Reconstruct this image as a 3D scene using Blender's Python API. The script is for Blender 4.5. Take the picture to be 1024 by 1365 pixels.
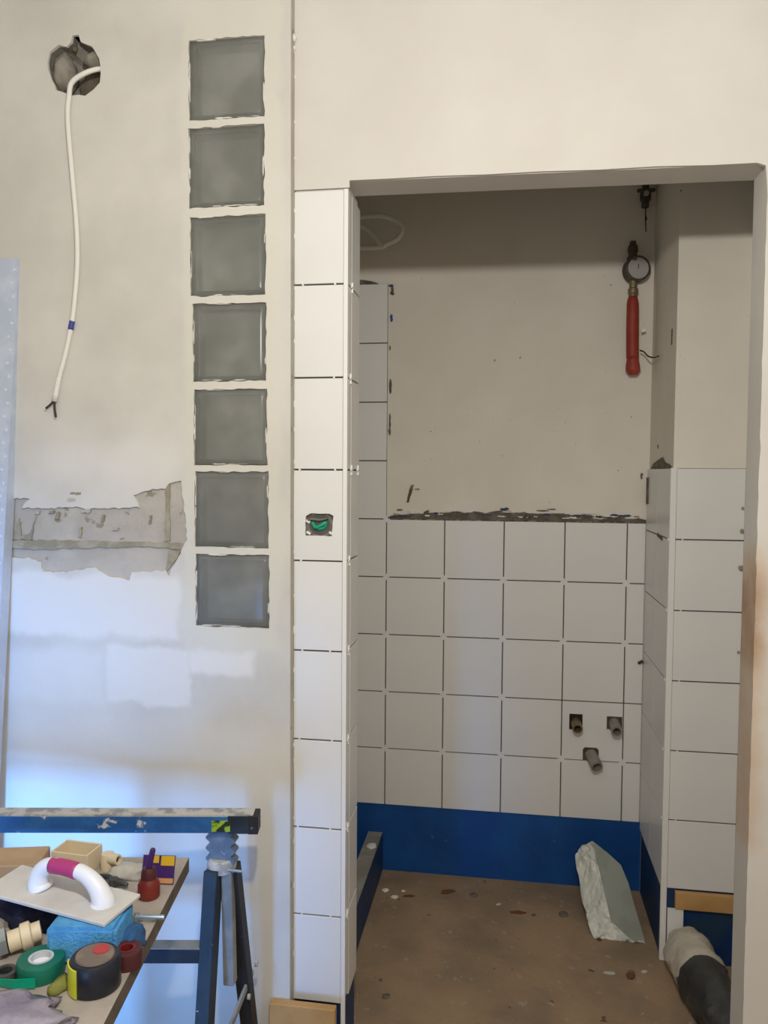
import bpy, bmesh, math, random
from mathutils import Vector, Matrix, noise

for o in list(bpy.data.objects):
    bpy.data.objects.remove(o)
S = bpy.context.scene
COL = S.collection
random.seed(7)

# ------------------------------------------------------------------ camera
cam_d = bpy.data.cameras.new('camera')
cam = bpy.data.objects.new('camera', cam_d)
COL.objects.link(cam)
cam_d.sensor_fit = 'VERTICAL'
cam_d.sensor_height = 36.0
cam_d.lens = 1063.0 / 1365.0 * 36.0
cam_d.clip_start = 0.02
R3 = Matrix(((0.988018, -0.014139, 0.153688), (0.15419, 0.046983, -0.986923), (0.006734, 0.998796, 0.0486)))
cam.matrix_world = Matrix.Translation((0.3569, -1.7020, 1.3935)) @ R3.to_4x4()
S.camera = cam

# ------------------------------------------------------------------ light and exposure
S.view_settings.view_transform = 'Standard'
S.view_settings.look = 'None'
S.view_settings.gamma = 1.0
S.view_settings.use_curve_mapping = False
S.view_settings.exposure = 0.0

w = bpy.data.worlds.new('world')
S.world = w
w.use_nodes = True
w.node_tree.nodes['Background'].inputs[0].default_value = (0.55, 0.70, 1.0, 1)
w.node_tree.nodes['Background'].inputs[1].default_value = 0.35

def light(name, kind, loc, energy, color, **kw):
    d = bpy.data.lights.new(name, kind)
    d.energy = energy
    d.color = color
    o = bpy.data.objects.new(name, d)
    COL.objects.link(o)
    o.location = loc
    for k, v in kw.items():
        if k == 'aim':
            o.rotation_euler = (Vector(v) - Vector(loc)).to_track_quat('-Z', 'Y').to_euler()
        else:
            setattr(d, k, v)
    return o

# the bare bulb hanging in the room behind the photographer
light('room_bulb', 'POINT', (0.32, -1.40, 1.918), 47.0, (1.0, 0.955, 0.885), shadow_soft_size=0.03)
# low blue daylight; the unseen rear-wall opening is put in to admit it
light('low_daylight', 'AREA', (-0.60, -2.36, 0.42), 9.0, (0.13, 0.40, 1.0),
      shape='RECTANGLE', size=0.45, size_y=0.6, spread=math.radians(46), aim=(-0.88, 0.0, 0.42))

# ------------------------------------------------------------------ materials
MATS = {}
def mat(name, base, rough=0.7, base2=None, scale=8.0, lo=0.4, hi=0.65, detail=6.0, bump=0.0, bscale=40.0,
        metallic=0.0, spots=None, transmission=0.0, ior=1.45, masks=(), coat=0.0):
    """noise-varied surface; spots=(colour, scale, threshold); masks=[(x0,x1,z0,z1,soft,colour,strength)] in object space"""
    m = bpy.data.materials.new(name)
    m.use_nodes = True
    nt = m.node_tree
    b = nt.nodes['Principled BSDF']
    b.inputs['Roughness'].default_value = rough
    b.inputs['Metallic'].default_value = metallic
    b.inputs['IOR'].default_value = ior
    b.inputs['Transmission Weight'].default_value = transmission
    b.inputs['Coat Weight'].default_value = coat
    tc = nt.nodes.new('ShaderNodeTexCoord')
    def nz(sc, det=6.0, rg=0.55):
        n = nt.nodes.new('ShaderNodeTexNoise')
        n.inputs['Scale'].default_value = sc
        n.inputs['Detail'].default_value = det
        n.inputs['Roughness'].default_value = rg
        nt.links.new(tc.outputs['Object'], n.inputs['Vector'])
        return n
    def ramp(src, a, c):
        r = nt.nodes.new('ShaderNodeMapRange')
        r.interpolation_type = 'SMOOTHSTEP'
        r.inputs['From Min'].default_value = a
        r.inputs['From Max'].default_value = c
        nt.links.new(src, r.inputs['Value'])
        return r.outputs['Result']
    def mix(fac, ca, cb):
        x = nt.nodes.new('ShaderNodeMix')
        x.data_type = 'RGBA'
        nt.links.new(fac, x.inputs[0])
        for s, c in ((x.inputs[6], ca), (x.inputs[7], cb)):
            if isinstance(c, tuple):
                s.default_value = (*c[:3], 1)
            else:
                nt.links.new(c, s)
        return x.outputs[2]
    def mth(op, a, c=None):
        x = nt.nodes.new('ShaderNodeMath')
        x.operation = op
        for s, v in ((x.inputs[0], a), (x.inputs[1], c)):
            if v is None:
                continue
            if isinstance(v, (int, float)):
                s.default_value = v
            else:
                nt.links.new(v, s)
        return x.outputs[0]
    col = base
    if base2:
        col = mix(ramp(nz(scale, detail).outputs['Fac'], lo, hi), base, base2)
    if masks:
        sep = nt.nodes.new('ShaderNodeSeparateXYZ')
        nt.links.new(tc.outputs['Object'], sep.inputs[0])
        wob = mth('MULTIPLY', mth('SUBTRACT', nz(14.0, 5.0).outputs['Fac'], 0.5), 0.05)
        xx = mth('ADD', sep.outputs[0], wob)
        zz = mth('ADD', sep.outputs[2], wob)
        for (x0, x1, z0, z1, soft, c, st) in masks:
            f = mth('MULTIPLY', mth('MULTIPLY', ramp(xx, x0 - soft, x0 + soft), ramp(xx, x1 + soft, x1 - soft)),
                    mth('MULTIPLY', ramp(zz, z0 - soft, z0 + soft), ramp(zz, z1 + soft, z1 - soft)))
            f = mth('MULTIPLY', f, st)
            col = mix(f, col, c)
    if spots:
        for sp in (spots if isinstance(spots, list) else [spots]):
            col = mix(ramp(nz(sp[1], 3.0, 0.5).outputs['Fac'], sp[2], sp[2] + 0.05), col, sp[0])
    if isinstance(col, tuple):
        b.inputs['Base Color'].default_value = (*col[:3], 1)
    else:
        nt.links.new(col, b.inputs['Base Color'])
    if bump:
        bp = nt.nodes.new('ShaderNodeBump')
        bp.inputs['Strength'].default_value = bump
        bp.inputs['Distance'].default_value = 0.004
        nt.links.new(nz(bscale, 8.0, 0.6).outputs['Fac'], bp.inputs['Height'])
        nt.links.new(bp.outputs[0], b.inputs['Normal'])
    MATS[name] = m
    return m

WHITE_FILL = (0.80, 0.79, 0.76)
GREY_FILL = (0.50, 0.485, 0.44)
mat('plaster_left', (0.59, 0.575, 0.53), 0.9, (0.70, 0.685, 0.64), 3.0, 0.35, 0.7, bump=0.25, bscale=22,
    masks=[(-0.90, -0.36, 1.02, 1.16, 0.012, WHITE_FILL, 0.75), (-0.86, -0.545, 0.86, 0.985, 0.02, WHITE_FILL, 0.45),
           (-0.54, -0.34, 0.87, 1.0, 0.008, WHITE_FILL, 0.7), (-0.34, -0.19, 0.945, 1.0, 0.012, WHITE_FILL, 0.8),
           (-0.90, -0.12, 0.2, 0.84, 0.06, WHITE_FILL, 0.35), (-0.68, -0.36, 1.38, 1.46, 0.03, WHITE_FILL, 0.35),
           (-0.352, -0.13, 1.0, 2.40, 0.012, (0.70, 0.69, 0.61), 0.6)])
mat('plaster_front', (0.655, 0.63, 0.585), 0.85, (0.72, 0.70, 0.655), 3.0, 0.3, 0.75, bump=0.15, bscale=18,
    masks=[(0.80, 0.866, 0.62, 1.24, 0.04, (0.58, 0.36, 0.19), 0.75), (0.80, 0.866, 1.0, 1.18, 0.025, (0.36, 0.19, 0.08), 0.65)])
mat('plaster_niche', (0.77, 0.73, 0.645), 0.9, (0.82, 0.78, 0.70), 4.0, 0.35, 0.7, bump=0.2, bscale=20,
    spots=((0.34, 0.31, 0.25), 55.0, 0.735))
mat('plaster_shell', (0.70, 0.68, 0.64), 0.9)
mat('mortar', (0.115, 0.10, 0.08), 0.95, (0.19, 0.17, 0.14), 30.0, bump=0.8, bscale=120)
mat('mortar_pale', (0.44, 0.41, 0.355), 0.95, (0.52, 0.485, 0.425), 9.0, bump=0.6, bscale=60,
    spots=((0.30, 0.27, 0.21), 26.0, 0.66))
mat('mortar_olive', (0.30, 0.275, 0.20), 0.95, (0.42, 0.385, 0.30), 24.0, bump=0.8, bscale=90)
mat('hole_wall', (0.33, 0.305, 0.265), 0.95, (0.22, 0.20, 0.165), 14.0, bump=0.8, bscale=60)
mat('hole_dark', (0.10, 0.082, 0.06), 0.95, (0.16, 0.13, 0.10), 20.0, bump=0.8, bscale=60)
mat('adhesive', (0.105, 0.10, 0.095), 0.95)
mat('tile_white', (0.80, 0.80, 0.785), 0.32, (0.775, 0.775, 0.765), 3.0)
mat('spacer_white', (0.86, 0.86, 0.84), 0.5)
mat('trim_white', (0.82, 0.82, 0.80), 0.35)
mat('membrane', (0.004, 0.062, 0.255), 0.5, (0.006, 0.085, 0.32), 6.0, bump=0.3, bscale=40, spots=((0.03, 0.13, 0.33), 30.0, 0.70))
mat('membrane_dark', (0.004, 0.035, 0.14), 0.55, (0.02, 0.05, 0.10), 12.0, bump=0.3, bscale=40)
mat('curb_grey', (0.33, 0.32, 0.29), 0.9, (0.24, 0.23, 0.21), 12.0, bump=0.5, bscale=50, spots=((0.7, 0.7, 0.68), 22.0, 0.72))
mat('floor_dust', (0.37, 0.26, 0.16), 0.95, (0.25, 0.185, 0.125), 5.0, 0.35, 0.7, bump=0.6, bscale=45,
    spots=[((0.37, 0.31, 0.24), 28.0, 0.64), ((0.13, 0.09, 0.055), 19.0, 0.685), ((0.46, 0.43, 0.38), 70.0, 0.72)])
mat('batten_wood', (0.58, 0.35, 0.14), 0.75, (0.46, 0.26, 0.09), 6.0, bump=0.3, bscale=40)
mat('glass_pane', (0.62, 0.63, 0.59), 0.22, (0.80, 0.81, 0.78), 7.0, transmission=0.82, ior=1.3)
mat('glass_film', (0.40, 0.41, 0.385), 0.7, (0.30, 0.31, 0.29), 9.0)
mat('glass_body', (0.17, 0.175, 0.16), 0.3, (0.22, 0.225, 0.205), 6.0)
mat('glass_back', (0.19, 0.195, 0.18), 0.6, (0.42, 0.42, 0.39), 7.0, 0.38, 0.72)
mat('plaster_crumb', (0.80, 0.785, 0.74), 0.9)
mat('cable_white', (0.80, 0.785, 0.74), 0.5)
mat('cable_blue', (0.05, 0.07, 0.3), 0.5)
mat('cable_dark', (0.035, 0.03, 0.028), 0.6)
mat('galvanised', (0.52, 0.60, 0.74), 0.5, (0.60, 0.67, 0.80), 20.0, metallic=0.15)
mat('galv_dimple', (0.72, 0.78, 0.88), 0.45, metallic=0.1)
mat('trestle_blue', (0.02, 0.11, 0.36), 0.45, (0.035, 0.16, 0.46), 14.0, spots=((0.60, 0.63, 0.66), 30.0, 0.60), bump=0.3, bscale=70)
mat('trestle_navy', (0.012, 0.022, 0.036), 0.5, (0.02, 0.034, 0.052), 14.0, spots=((0.50, 0.52, 0.52), 60.0, 0.70), bump=0.3, bscale=70)
mat('paint_crust', (0.55, 0.54, 0.52), 0.9, (0.30, 0.31, 0.32), 30.0, 0.45, 0.6, bump=0.8, bscale=90)
mat('trestle_steel', (0.13, 0.18, 0.24), 0.5, (0.24, 0.28, 0.32), 22.0, metallic=0.35, spots=((0.6, 0.6, 0.58), 50.0, 0.68))
mat('steel_grey', (0.33, 0.35, 0.35), 0.55, (0.24, 0.26, 0.26), 18.0, metallic=0.3)
mat('steel_bright', (0.42, 0.55, 0.68), 0.3, metallic=0.8)
mat('black_paint', (0.018, 0.018, 0.02), 0.6, spots=((0.42, 0.42, 0.42), 70.0, 0.70))
mat('lime_tag', (0.30, 0.52, 0.05), 0.6, (0.02, 0.03, 0.02), 60.0, 0.45, 0.55)
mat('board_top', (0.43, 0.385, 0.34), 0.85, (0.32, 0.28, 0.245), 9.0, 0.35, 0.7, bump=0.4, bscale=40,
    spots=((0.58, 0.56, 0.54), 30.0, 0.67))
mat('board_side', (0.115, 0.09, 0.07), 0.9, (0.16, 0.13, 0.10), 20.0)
mat('float_white', (0.80, 0.82, 0.86), 0.35)
mat('float_plate', (0.62, 0.61, 0.59), 0.6, (0.55, 0.54, 0.52), 18.0)
mat('float_pink', (0.42, 0.04, 0.16), 0.4)
mat('sponge_blue', (0.11, 0.42, 0.80), 0.9, (0.08, 0.34, 0.70), 40.0, bump=1.0, bscale=220)
mat('rag_blue', (0.03, 0.11, 0.26), 0.95, (0.02, 0.07, 0.18), 22.0, bump=0.8, bscale=60)
mat('rag_navy', (0.012, 0.016, 0.05), 0.95, (0.03, 0.035, 0.08), 22.0, bump=0.8, bscale=60)
mat('tape_black', (0.014, 0.017, 0.028), 0.35)
mat('tape_yellow', (0.62, 0.66, 0.05), 0.4)
mat('tape_dial', (0.17, 0.13, 0.10), 0.4, (0.24, 0.18, 0.13), 30.0)
mat('red_print', (0.45, 0.045, 0.045), 0.5)
mat('tape_green', (0.005, 0.13, 0.09), 0.45, (0.01, 0.18, 0.12), 12.0)
mat('green_bright', (0.0, 0.36, 0.22), 0.45)
mat('core_grey', (0.50, 0.54, 0.58), 0.6)
mat('core_white', (0.82, 0.84, 0.90), 0.6)
mat('bag_lilac', (0.23, 0.20, 0.28), 0.4, (0.33, 0.30, 0.36), 14.0, bump=1.0, bscale=45)
mat('cream', (0.72, 0.61, 0.43), 0.5)
mat('tan_block', (0.47, 0.33, 0.20), 0.85, (0.40, 0.28, 0.165), 14.0)
mat('dark_red', (0.16, 0.016, 0.014), 0.4, (0.22, 0.03, 0.02), 16.0)
mat('maroon', (0.075, 0.016, 0.018), 0.45)
mat('purple', (0.055, 0.018, 0.14), 0.4)
mat('packet_yellow', (0.62, 0.40, 0.02), 0.5)
mat('orange_tan', (0.55, 0.28, 0.10), 0.6)
mat('teal_pale', (0.28, 0.46, 0.50), 0.5)
mat('dust_white', (0.55, 0.53, 0.49), 0.95, (0.45, 0.43, 0.39), 26.0, bump=0.8, bscale=60)
mat('olive', (0.26, 0.27, 0.05), 0.8, (0.18, 0.19, 0.05), 26.0)
mat('dark_metal', (0.05, 0.055, 0.055), 0.45, (0.12, 0.12, 0.115), 40.0, metallic=0.4)
mat('brass', (0.27, 0.21, 0.11), 0.5, (0.18, 0.14, 0.08), 20.0, metallic=0.5)
mat('old_iron', (0.085, 0.072, 0.062), 0.7, (0.13, 0.11, 0.09), 30.0, metallic=0.3)
mat('gauge_face', (0.42, 0.41, 0.40), 0.4)
mat('red_sleeve', (0.30, 0.035, 0.022), 0.55, (0.38, 0.06, 0.04), 12.0)
mat('pipe_grey', (0.24, 0.23, 0.20), 0.5, (0.31, 0.29, 0.25), 20.0)
mat('pipe_bore', (0.012, 0.011, 0.010), 0.8)
mat('stone_smooth_shaded', (0.34, 0.36, 0.32), 0.9, (0.29, 0.31, 0.27), 12.0, bump=0.2, bscale=80)  # smooth face; shade of its right-facing side is put into this darker colour
mat('stone_rough', (0.80, 0.83, 0.77), 0.95, (0.62, 0.66, 0.61), 16.0, bump=1.0, bscale=70)
mat('bundle_dark', (0.035, 0.036, 0.038), 0.3, (0.065, 0.065, 0.067), 12.0, bump=0.9, bscale=45)
mat('bundle_white', (0.58, 0.54, 0.46), 0.7, (0.50, 0.46, 0.38), 14.0, bump=0.9, bscale=45)
mat('rust_chip', (0.16, 0.065, 0.03), 0.95)
mat('box_grey', (0.19, 0.19, 0.165), 0.7, (0.10, 0.095, 0.075), 40.0)
mat('box_inside', (0.035, 0.035, 0.025), 0.9)
mat('wire_green', (0.01, 0.34, 0.20), 0.4)

# ------------------------------------------------------------------ helpers
def tag(o, label=None, cat=None, group=None, kind=None):
    if label: o['label'] = label
    if cat: o['category'] = cat
    if group: o['group'] = group
    if kind: o['kind'] = kind
    return o

def link(name, me, m, parent=None, loc=None, rot=None, smooth=False):
    o = bpy.data.objects.new(name, me)
    COL.objects.link(o)
    if m and not me.materials:
        me.materials.append(MATS[m])
    if smooth:
        for p in me.polygons:
            p.use_smooth = True
    if parent: o.parent = parent
    if loc: o.location = loc
    if rot: o.rotation_euler = rot
    return o

def empty(name, loc=(0, 0, 0), rz=0.0):
    o = bpy.data.objects.new(name, None)
    COL.objects.link(o)
    o.location = loc
    o.rotation_euler = (0, 0, rz)
    o.empty_display_size = 0.02
    return o

BOXC = {}
def box_me(sx, sy, sz, m, bev=0.0, seg=1):
    key = (round(sx, 5), round(sy, 5), round(sz, 5), m, bev, seg)
    if key in BOXC: return BOXC[key]
    bm = bmesh.new()
    bmesh.ops.create_cube(bm, size=1.0)
    bmesh.ops.scale(bm, vec=(sx, sy, sz), verts=bm.verts)
    if bev:
        bmesh.ops.bevel(bm, geom=list(bm.edges), offset=bev, segments=seg, affect='EDGES')
    me = bpy.data.meshes.new('box')
    bm.to_mesh(me); bm.free()
    me.materials.append(MATS[m])
    BOXC[key] = me
    return me

def box(name, x0, x1, y0, y1, z0, z1, m, parent=None, bev=0.0, seg=1, rot=None):
    me = box_me(x1 - x0, y1 - y0, z1 - z0, m, bev, seg)
    return link(name, me, m, parent, ((x0 + x1) / 2, (y0 + y1) / 2, (z0 + z1) / 2), rot)

def wbox(name, x0, x1, y0, y1, z0, z1, m, parent=None):
    """box whose mesh coordinates are world coordinates (so materials can use positions)"""
    bm = bmesh.new()
    bmesh.ops.create_cube(bm, size=1.0)
    for v in bm.verts:
        v.co = Vector((x0 if v.co.x < 0 else x1, y0 if v.co.y < 0 else y1, z0 if v.co.z < 0 else z1))
    me = bpy.data.meshes.new(name)
    bm.to_mesh(me); bm.free()
    return link(name, me, m, parent)

def plate_me(loops, y0, y1, bevel=0.0):
    """a slab in the XZ plane: loops[0] outline, the others holes; y0 front, y1 back"""
    cu = bpy.data.curves.new('c', 'CURVE')
    cu.dimensions = '2D'
    cu.fill_mode = 'BOTH'
    cu.extrude = (y1 - y0) / 2
    for lp in loops:
        s = cu.splines.new('POLY')
        s.points.add(len(lp) - 1)
        for p, (x, z) in zip(s.points, lp):
            p.co = (x, z, 0, 1)
        s.use_cyclic_u = True
    ob = bpy.data.objects.new('c', cu)
    COL.objects.link(ob)
    dg = bpy.context.evaluated_depsgraph_get()
    me = bpy.data.meshes.new_from_object(ob.evaluated_get(dg))
    bpy.data.objects.remove(ob)
    bpy.data.curves.remove(cu)
    ym = (y0 + y1) / 2
    for v in me.vertices:
        x, y, z = v.co
        v.co = (x, ym - z, y)
    bm = bmesh.new(); bm.from_mesh(me)
    bmesh.ops.remove_doubles(bm, verts=bm.verts, dist=1e-5)
    bmesh.ops.recalc_face_normals(bm, faces=bm.faces)
    for f in bm.faces: f.smooth = False
    bm.to_mesh(me); bm.free()
    me.materials.clear()
    return me

def plate(name, loops, y0, y1, m, parent=None, loc=None):
    return link(name, plate_me(loops, y0, y1), m, parent, loc)

def rect(x0, x1, z0, z1):
    return [(x0, z0), (x1, z0), (x1, z1), (x0, z1)]

def ragged(poly, step, amp, seed=0):
    rd = random.Random(seed)
    out = []
    n = len(poly)
    for i in range(n):
        a, b = Vector(poly[i]), Vector(poly[(i + 1) % n])
        d = b - a
        k = max(1, int(d.length / step))
        nn = Vector((-d.y, d.x)).normalized() if d.length > 1e-6 else Vector((0, 0))
        for j in range(k):
            q = a + d * (j / k) + nn * rd.uniform(-amp, amp)
            out.append((q.x, q.y))
    return out

def sliver(x, z, L, T, ang=0.0, seed=0):
    rd = random.Random(seed)
    n = 7
    up = [(-L / 2 + L * i / (n - 1), T * rd.uniform(0.35, 1.0) * (0.25 if i in (0, n - 1) else 1)) for i in range(n)]
    dn = [(-L / 2 + L * i / (n - 1) + rd.uniform(-.1, .1) * L / n, -T * rd.uniform(0.2, 0.8) * (0.25 if i in (0, n - 1) else 1)) for i in range(n)]
    c, s_ = math.cos(ang), math.sin(ang)
    return [(x + a * c - b * s_, z + a * s_ + b * c) for a, b in dn + up[::-1]]

def mesh(name, verts, faces, m, parent=None, smooth=False, loc=None, rot=None):
    me = bpy.data.meshes.new(name)
    me.from_pydata([tuple(v) for v in verts], [], faces)
    me.update()
    return link(name, me, m, parent, loc, rot, smooth)

def catmull(pts, n):
    P = [Vector(p) for p in pts]
    P = [P[0] * 2 - P[1]] + P + [P[-1] * 2 - P[-2]]
    out = []
    for i in range(1, len(P) - 2):
        for j in range(n):
            t = j / n
            a, b, c, d = P[i - 1], P[i], P[i + 1], P[i + 2]
            out.append(0.5 * ((2 * b) + (c - a) * t + (2 * a - 5 * b + 4 * c - d) * t * t + (3 * b - a - 3 * c + d) * t ** 3))
    out.append(P[-2])
    return out

def tube(name, pts, r, m, parent=None, seg=8, n=6, flat=1.0, up=None):
    C = catmull(pts, n) if n else [Vector(p) for p in pts]
    L = len(C)
    rr = r if isinstance(r, (list, tuple)) else [r] * len(pts)
    V, F = [], []
    prev = None
    for i, c in enumerate(C):
        t = (C[min(i + 1, L - 1)] - C[max(i - 1, 0)]).normalized()
        if up is not None:
            s = t.cross(Vector(up)).normalized()
        elif prev is None:
            s = t.orthogonal().normalized()
        else:
            s = (prev - t * prev.dot(t)).normalized()
        prev = s
        q = t.cross(s)
        u = i / (L - 1) * (len(rr) - 1)
        k = min(int(u), len(rr) - 2)
        rad = rr[k] + (rr[k + 1] - rr[k]) * (u - k)
        for j in range(seg):
            a = 2 * math.pi * j / seg
            V.append(c + s * math.cos(a) * rad * flat + q * math.sin(a) * rad)
    for i in range(L - 1):
        for j in range(seg):
            F.append((i * seg + j, i * seg + (j + 1) % seg, (i + 1) * seg + (j + 1) % seg, (i + 1) * seg + j))
    F.append(tuple(range(seg))[::-1])
    F.append(tuple((L - 1) * seg + j for j in range(seg)))
    o = mesh(name, V, F, m, parent, True)
    fix_normals(o)
    return o

def fix_normals(o):
    bm = bmesh.new(); bm.from_mesh(o.data)
    bmesh.ops.recalc_face_normals(bm, faces=bm.faces)
    bm.to_mesh(o.data); bm.free()

def lathe(name, prof, m, parent=None, seg=24, loc=None, rot=None, smooth=True, jit=0.0, seed=0):
    rd = random.Random(seed)
    V, F = [], []
    n = len(prof)
    for i in range(seg):
        a = 2 * math.pi * i / seg
        for (r, z) in prof:
            k = 1 + rd.uniform(-jit, jit)
            V.append((r * k * math.cos(a), r * k * math.sin(a), z))
    for i in range(seg):
        for j in range(n - 1):
            a, b = i * n + j, ((i + 1) % seg) * n + j
            F.append((a, b, b + 1, a + 1))
    if prof[0][0] > 1e-6: F.append(tuple(i * n for i in range(seg))[::-1])
    if prof[-1][0] > 1e-6: F.append(tuple(i * n + n - 1 for i in range(seg)))
    me = bpy.data.meshes.new(name)
    me.from_pydata(V, [], F)
    bm = bmesh.new(); bm.from_mesh(me)
    bmesh.ops.remove_doubles(bm, verts=bm.verts, dist=1e-6)
    bmesh.ops.recalc_face_normals(bm, faces=bm.faces)
    bm.to_mesh(me); bm.free()
    o = link(name, me, m, parent, loc, rot)
    if smooth:
        for p in me.polygons:
            p.use_smooth = True
        try:
            me.set_sharp_from_angle(angle=math.radians(35))
        except Exception:
            pass
    return o

def blob(name, loc, size, m, parent=None, sub=3, amp=0.25, freq=2.2, seed=0, flatz=True, smooth=True, rz=0.0):
    """a crumpled lump resting on z = loc.z"""
    bm = bmesh.new()
    bmesh.ops.create_icosphere(bm, subdivisions=sub, radius=1.0)
    off = Vector((seed * 3.17, seed * 1.31, seed * 2.23))
    for v in bm.verts:
        d = v.co.normalized()
        k = 1 + amp * noise.noise(d * freq + off) + amp * 0.5 * noise.noise(d * freq * 2.3 + off)
        v.co = d * k
        if flatz and v.co.z < -0.35: v.co.z = -0.35
    zmin = min(v.co.z for v in bm.verts)
    for v in bm.verts:
        v.co.z = (v.co.z - zmin)
    h = max(v.co.z for v in bm.verts)
    for v in bm.verts:
        v.co = Vector((v.co.x * size[0] / 2, v.co.y * size[1] / 2, v.co.z / h * size[2]))
    me = bpy.data.meshes.new(name)
    bm.to_mesh(me); bm.free()
    return link(name, me, m, parent, loc, (0, 0, rz), smooth)

def hull(name, pts, m, parent=None, cuts=0, amp=0.0, seed=0, loc=None):
    bm = bmesh.new()
    vs = [bm.verts.new(p) for p in pts]
    r = bmesh.ops.convex_hull(bm, input=vs)
    dead = [e for e in r['geom_interior'] if isinstance(e, bmesh.types.BMVert)]
    if dead: bmesh.ops.delete(bm, geom=dead, context='VERTS')
    if cuts:
        bmesh.ops.subdivide_edges(bm, edges=list(bm.edges), cuts=cuts, use_grid_fill=True)
        for v in bm.verts:
            v.co += Vector((noise.noise(v.co * 45 + Vector((seed, 0, 0))), noise.noise(v.co * 45 + Vector((0, seed, 9))),
                            noise.noise(v.co * 45 + Vector((5, 0, seed))))) * amp
    me = bpy.data.meshes.new(name)
    bm.to_mesh(me); bm.free()
    return link(name, me, m, parent, loc)

# ------------------------------------------------------------------ the room shell
CEIL = 2.65
fl = tag(wbox('floor', -1.6, 1.9, -2.4, 1.1, -0.05, 0.0, 'floor_dust'), kind='structure')
tag(wbox('ceiling', -1.6, 1.9, -2.4, 1.1, CEIL, CEIL + 0.05, 'plaster_shell'), kind='structure')
tag(wbox('wall_side_right', 1.9, 2.0, -2.4, 0.1, 0, CEIL, 'plaster_shell'), kind='structure')
tag(wbox('wall_side_left', -1.7, -1.6, -2.4, 0.1, 0, CEIL, 'plaster_shell'), kind='structure')
tag(plate('wall_rear', [[(-1.6, 0), (-1.0, 0), (-1.0, 0.95), (-0.2, 0.95), (-0.2, 0), (1.9, 0), (1.9, CEIL), (-1.6, CEIL)]],
          -2.5, -2.4, 'plaster_shell'), kind='structure')

# ---------------- left wall: base slab with openings and a plaster coat on it
YL = -0.030
BLK = [(-0.335, -0.166, 2.149, 2.318), (-0.336, -0.167, 1.964, 2.134), (-0.334, -0.164, 1.775, 1.945),
       (-0.329, -0.163, 1.591, 1.759), (-0.327, -0.161, 1.409, 1.574), (-0.326, -0.158, 1.228, 1.395),
       (-0.325, -0.156, 1.052, 1.213)]
HOLE = [(-0.603, 2.349), (-0.590, 2.349), (-0.583, 2.335), (-0.559, 2.322), (-0.540, 2.295), (-0.538, 2.279), (-0.540, 2.244),
        (-0.554, 2.229), (-0.575, 2.219), (-0.606, 2.221), (-0.643, 2.235), (-0.659, 2.268), (-0.664, 2.298),
        (-0.658, 2.317), (-0.637, 2.33), (-0.618, 2.327), (-0.606, 2.335)]
PATCH = [(-1.45, 1.329), (-0.722, 1.33), (-0.742, 1.31), (-0.669, 1.309), (-0.608, 1.312), (-0.59, 1.308), (-0.455, 1.314),
         (-0.47, 1.339), (-0.425, 1.355), (-0.394, 1.355), (-0.387, 1.368), (-0.356, 1.374), (-0.354, 1.336), (-0.346, 1.273),
         (-0.345, 1.244), (-0.364, 1.205), (-0.373, 1.192), (-0.388, 1.162), (-0.395, 1.173), (-0.476, 1.168), (-0.481, 1.149),
         (-0.531, 1.158), (-0.563, 1.175), (-0.61, 1.171), (-0.633, 1.164), (-0.692, 1.163), (-0.696, 1.185), (-0.727, 1.195),
         (-1.45, 1.198)]
wl = plate('wall_left', [rect(-1.6, -0.109, 0, CEIL)] + [rect(*b) for b in BLK] + [HOLE], YL + 0.006, 0.085, 'mortar_pale')
tag(wl, kind='structure')
skin_holes = [ragged(rect(b[0], b[1], b[2], b[3]), 0.012, 0.0016, i) for i, b in enumerate(BLK)]
plate('plaster_coat', [rect(-1.6, -0.109, 0, CEIL)] + skin_holes + [ragged(HOLE, 0.012, 0.0015, 40), ragged(PATCH, 0.008, 0.0022, 41)],
      YL, YL + 0.006, 'plaster_left', wl)
# bare strip details: mortar ribs left of a removed rail, vertical seam
plate('mortar_rib', [ragged([(-1.45, 1.231), (-0.40, 1.236), (-0.345, 1.232), (-0.352, 1.222), (-0.41, 1.226), (-0.55, 1.222), (-0.70, 1.214), (-1.45, 1.212)][::-1], 0.012, 0.002, 3)],
      YL + 0.001, YL + 0.0065, 'mortar_olive', wl)
plate('mortar_rib', [ragged([(-0.398, 1.24), (-0.386, 1.24), (-0.385, 1.366), (-0.395, 1.37)], 0.012, 0.0015, 4)],
      YL + 0.002, YL + 0.0065, 'mortar_olive', wl)
plate('mortar_rib', [ragged([(-0.397, 1.165), (-0.368, 1.2), (-0.362, 1.218), (-0.39, 1.216)], 0.01, 0.002, 5)],
      YL + 0.001, YL + 0.0065, 'mortar_olive', wl)
plate('mortar_ledge', [ragged([(-1.45, 1.236), (-0.72, 1.236), (-0.71, 1.29), (-0.725, 1.25), (-0.745, 1.245), (-0.75, 1.285), (-0.765, 1.25), (-0.78, 1.29), (-1.45, 1.29)], 0.01, 0.002, 6)],
      YL + 0.002, YL + 0.0065, 'mortar_olive', wl)
for i, (x, z, a, b) in enumerate([(-0.705, 1.298, .012, .006), (-0.655, 1.292, .008, .016), (-0.60, 1.255, .006, .022), (-0.585, 1.304, .02, .008),
                                  (-0.545, 1.288, .006, .016), (-0.432, 1.287, .004, .018), (-0.515, 1.264, .014, .004),
                                  (-0.67, 1.3, .012, .006), (-0.61, 1.343, .026, .006), (-0.62, 1.329, .02, .008)]):
    plate('mortar_fleck', [ragged([(x - a / 2, z - b / 2), (x + a / 2, z - b / 2), (x + a / 2 + .002, z + b / 2), (x - a / 2 + .002, z + b / 2)], 0.004, 0.0015, 60 + i)],
          YL - 0.0006, YL + 0.0065, 'mortar_olive' if i % 3 else 'mortar_pale', wl)
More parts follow.
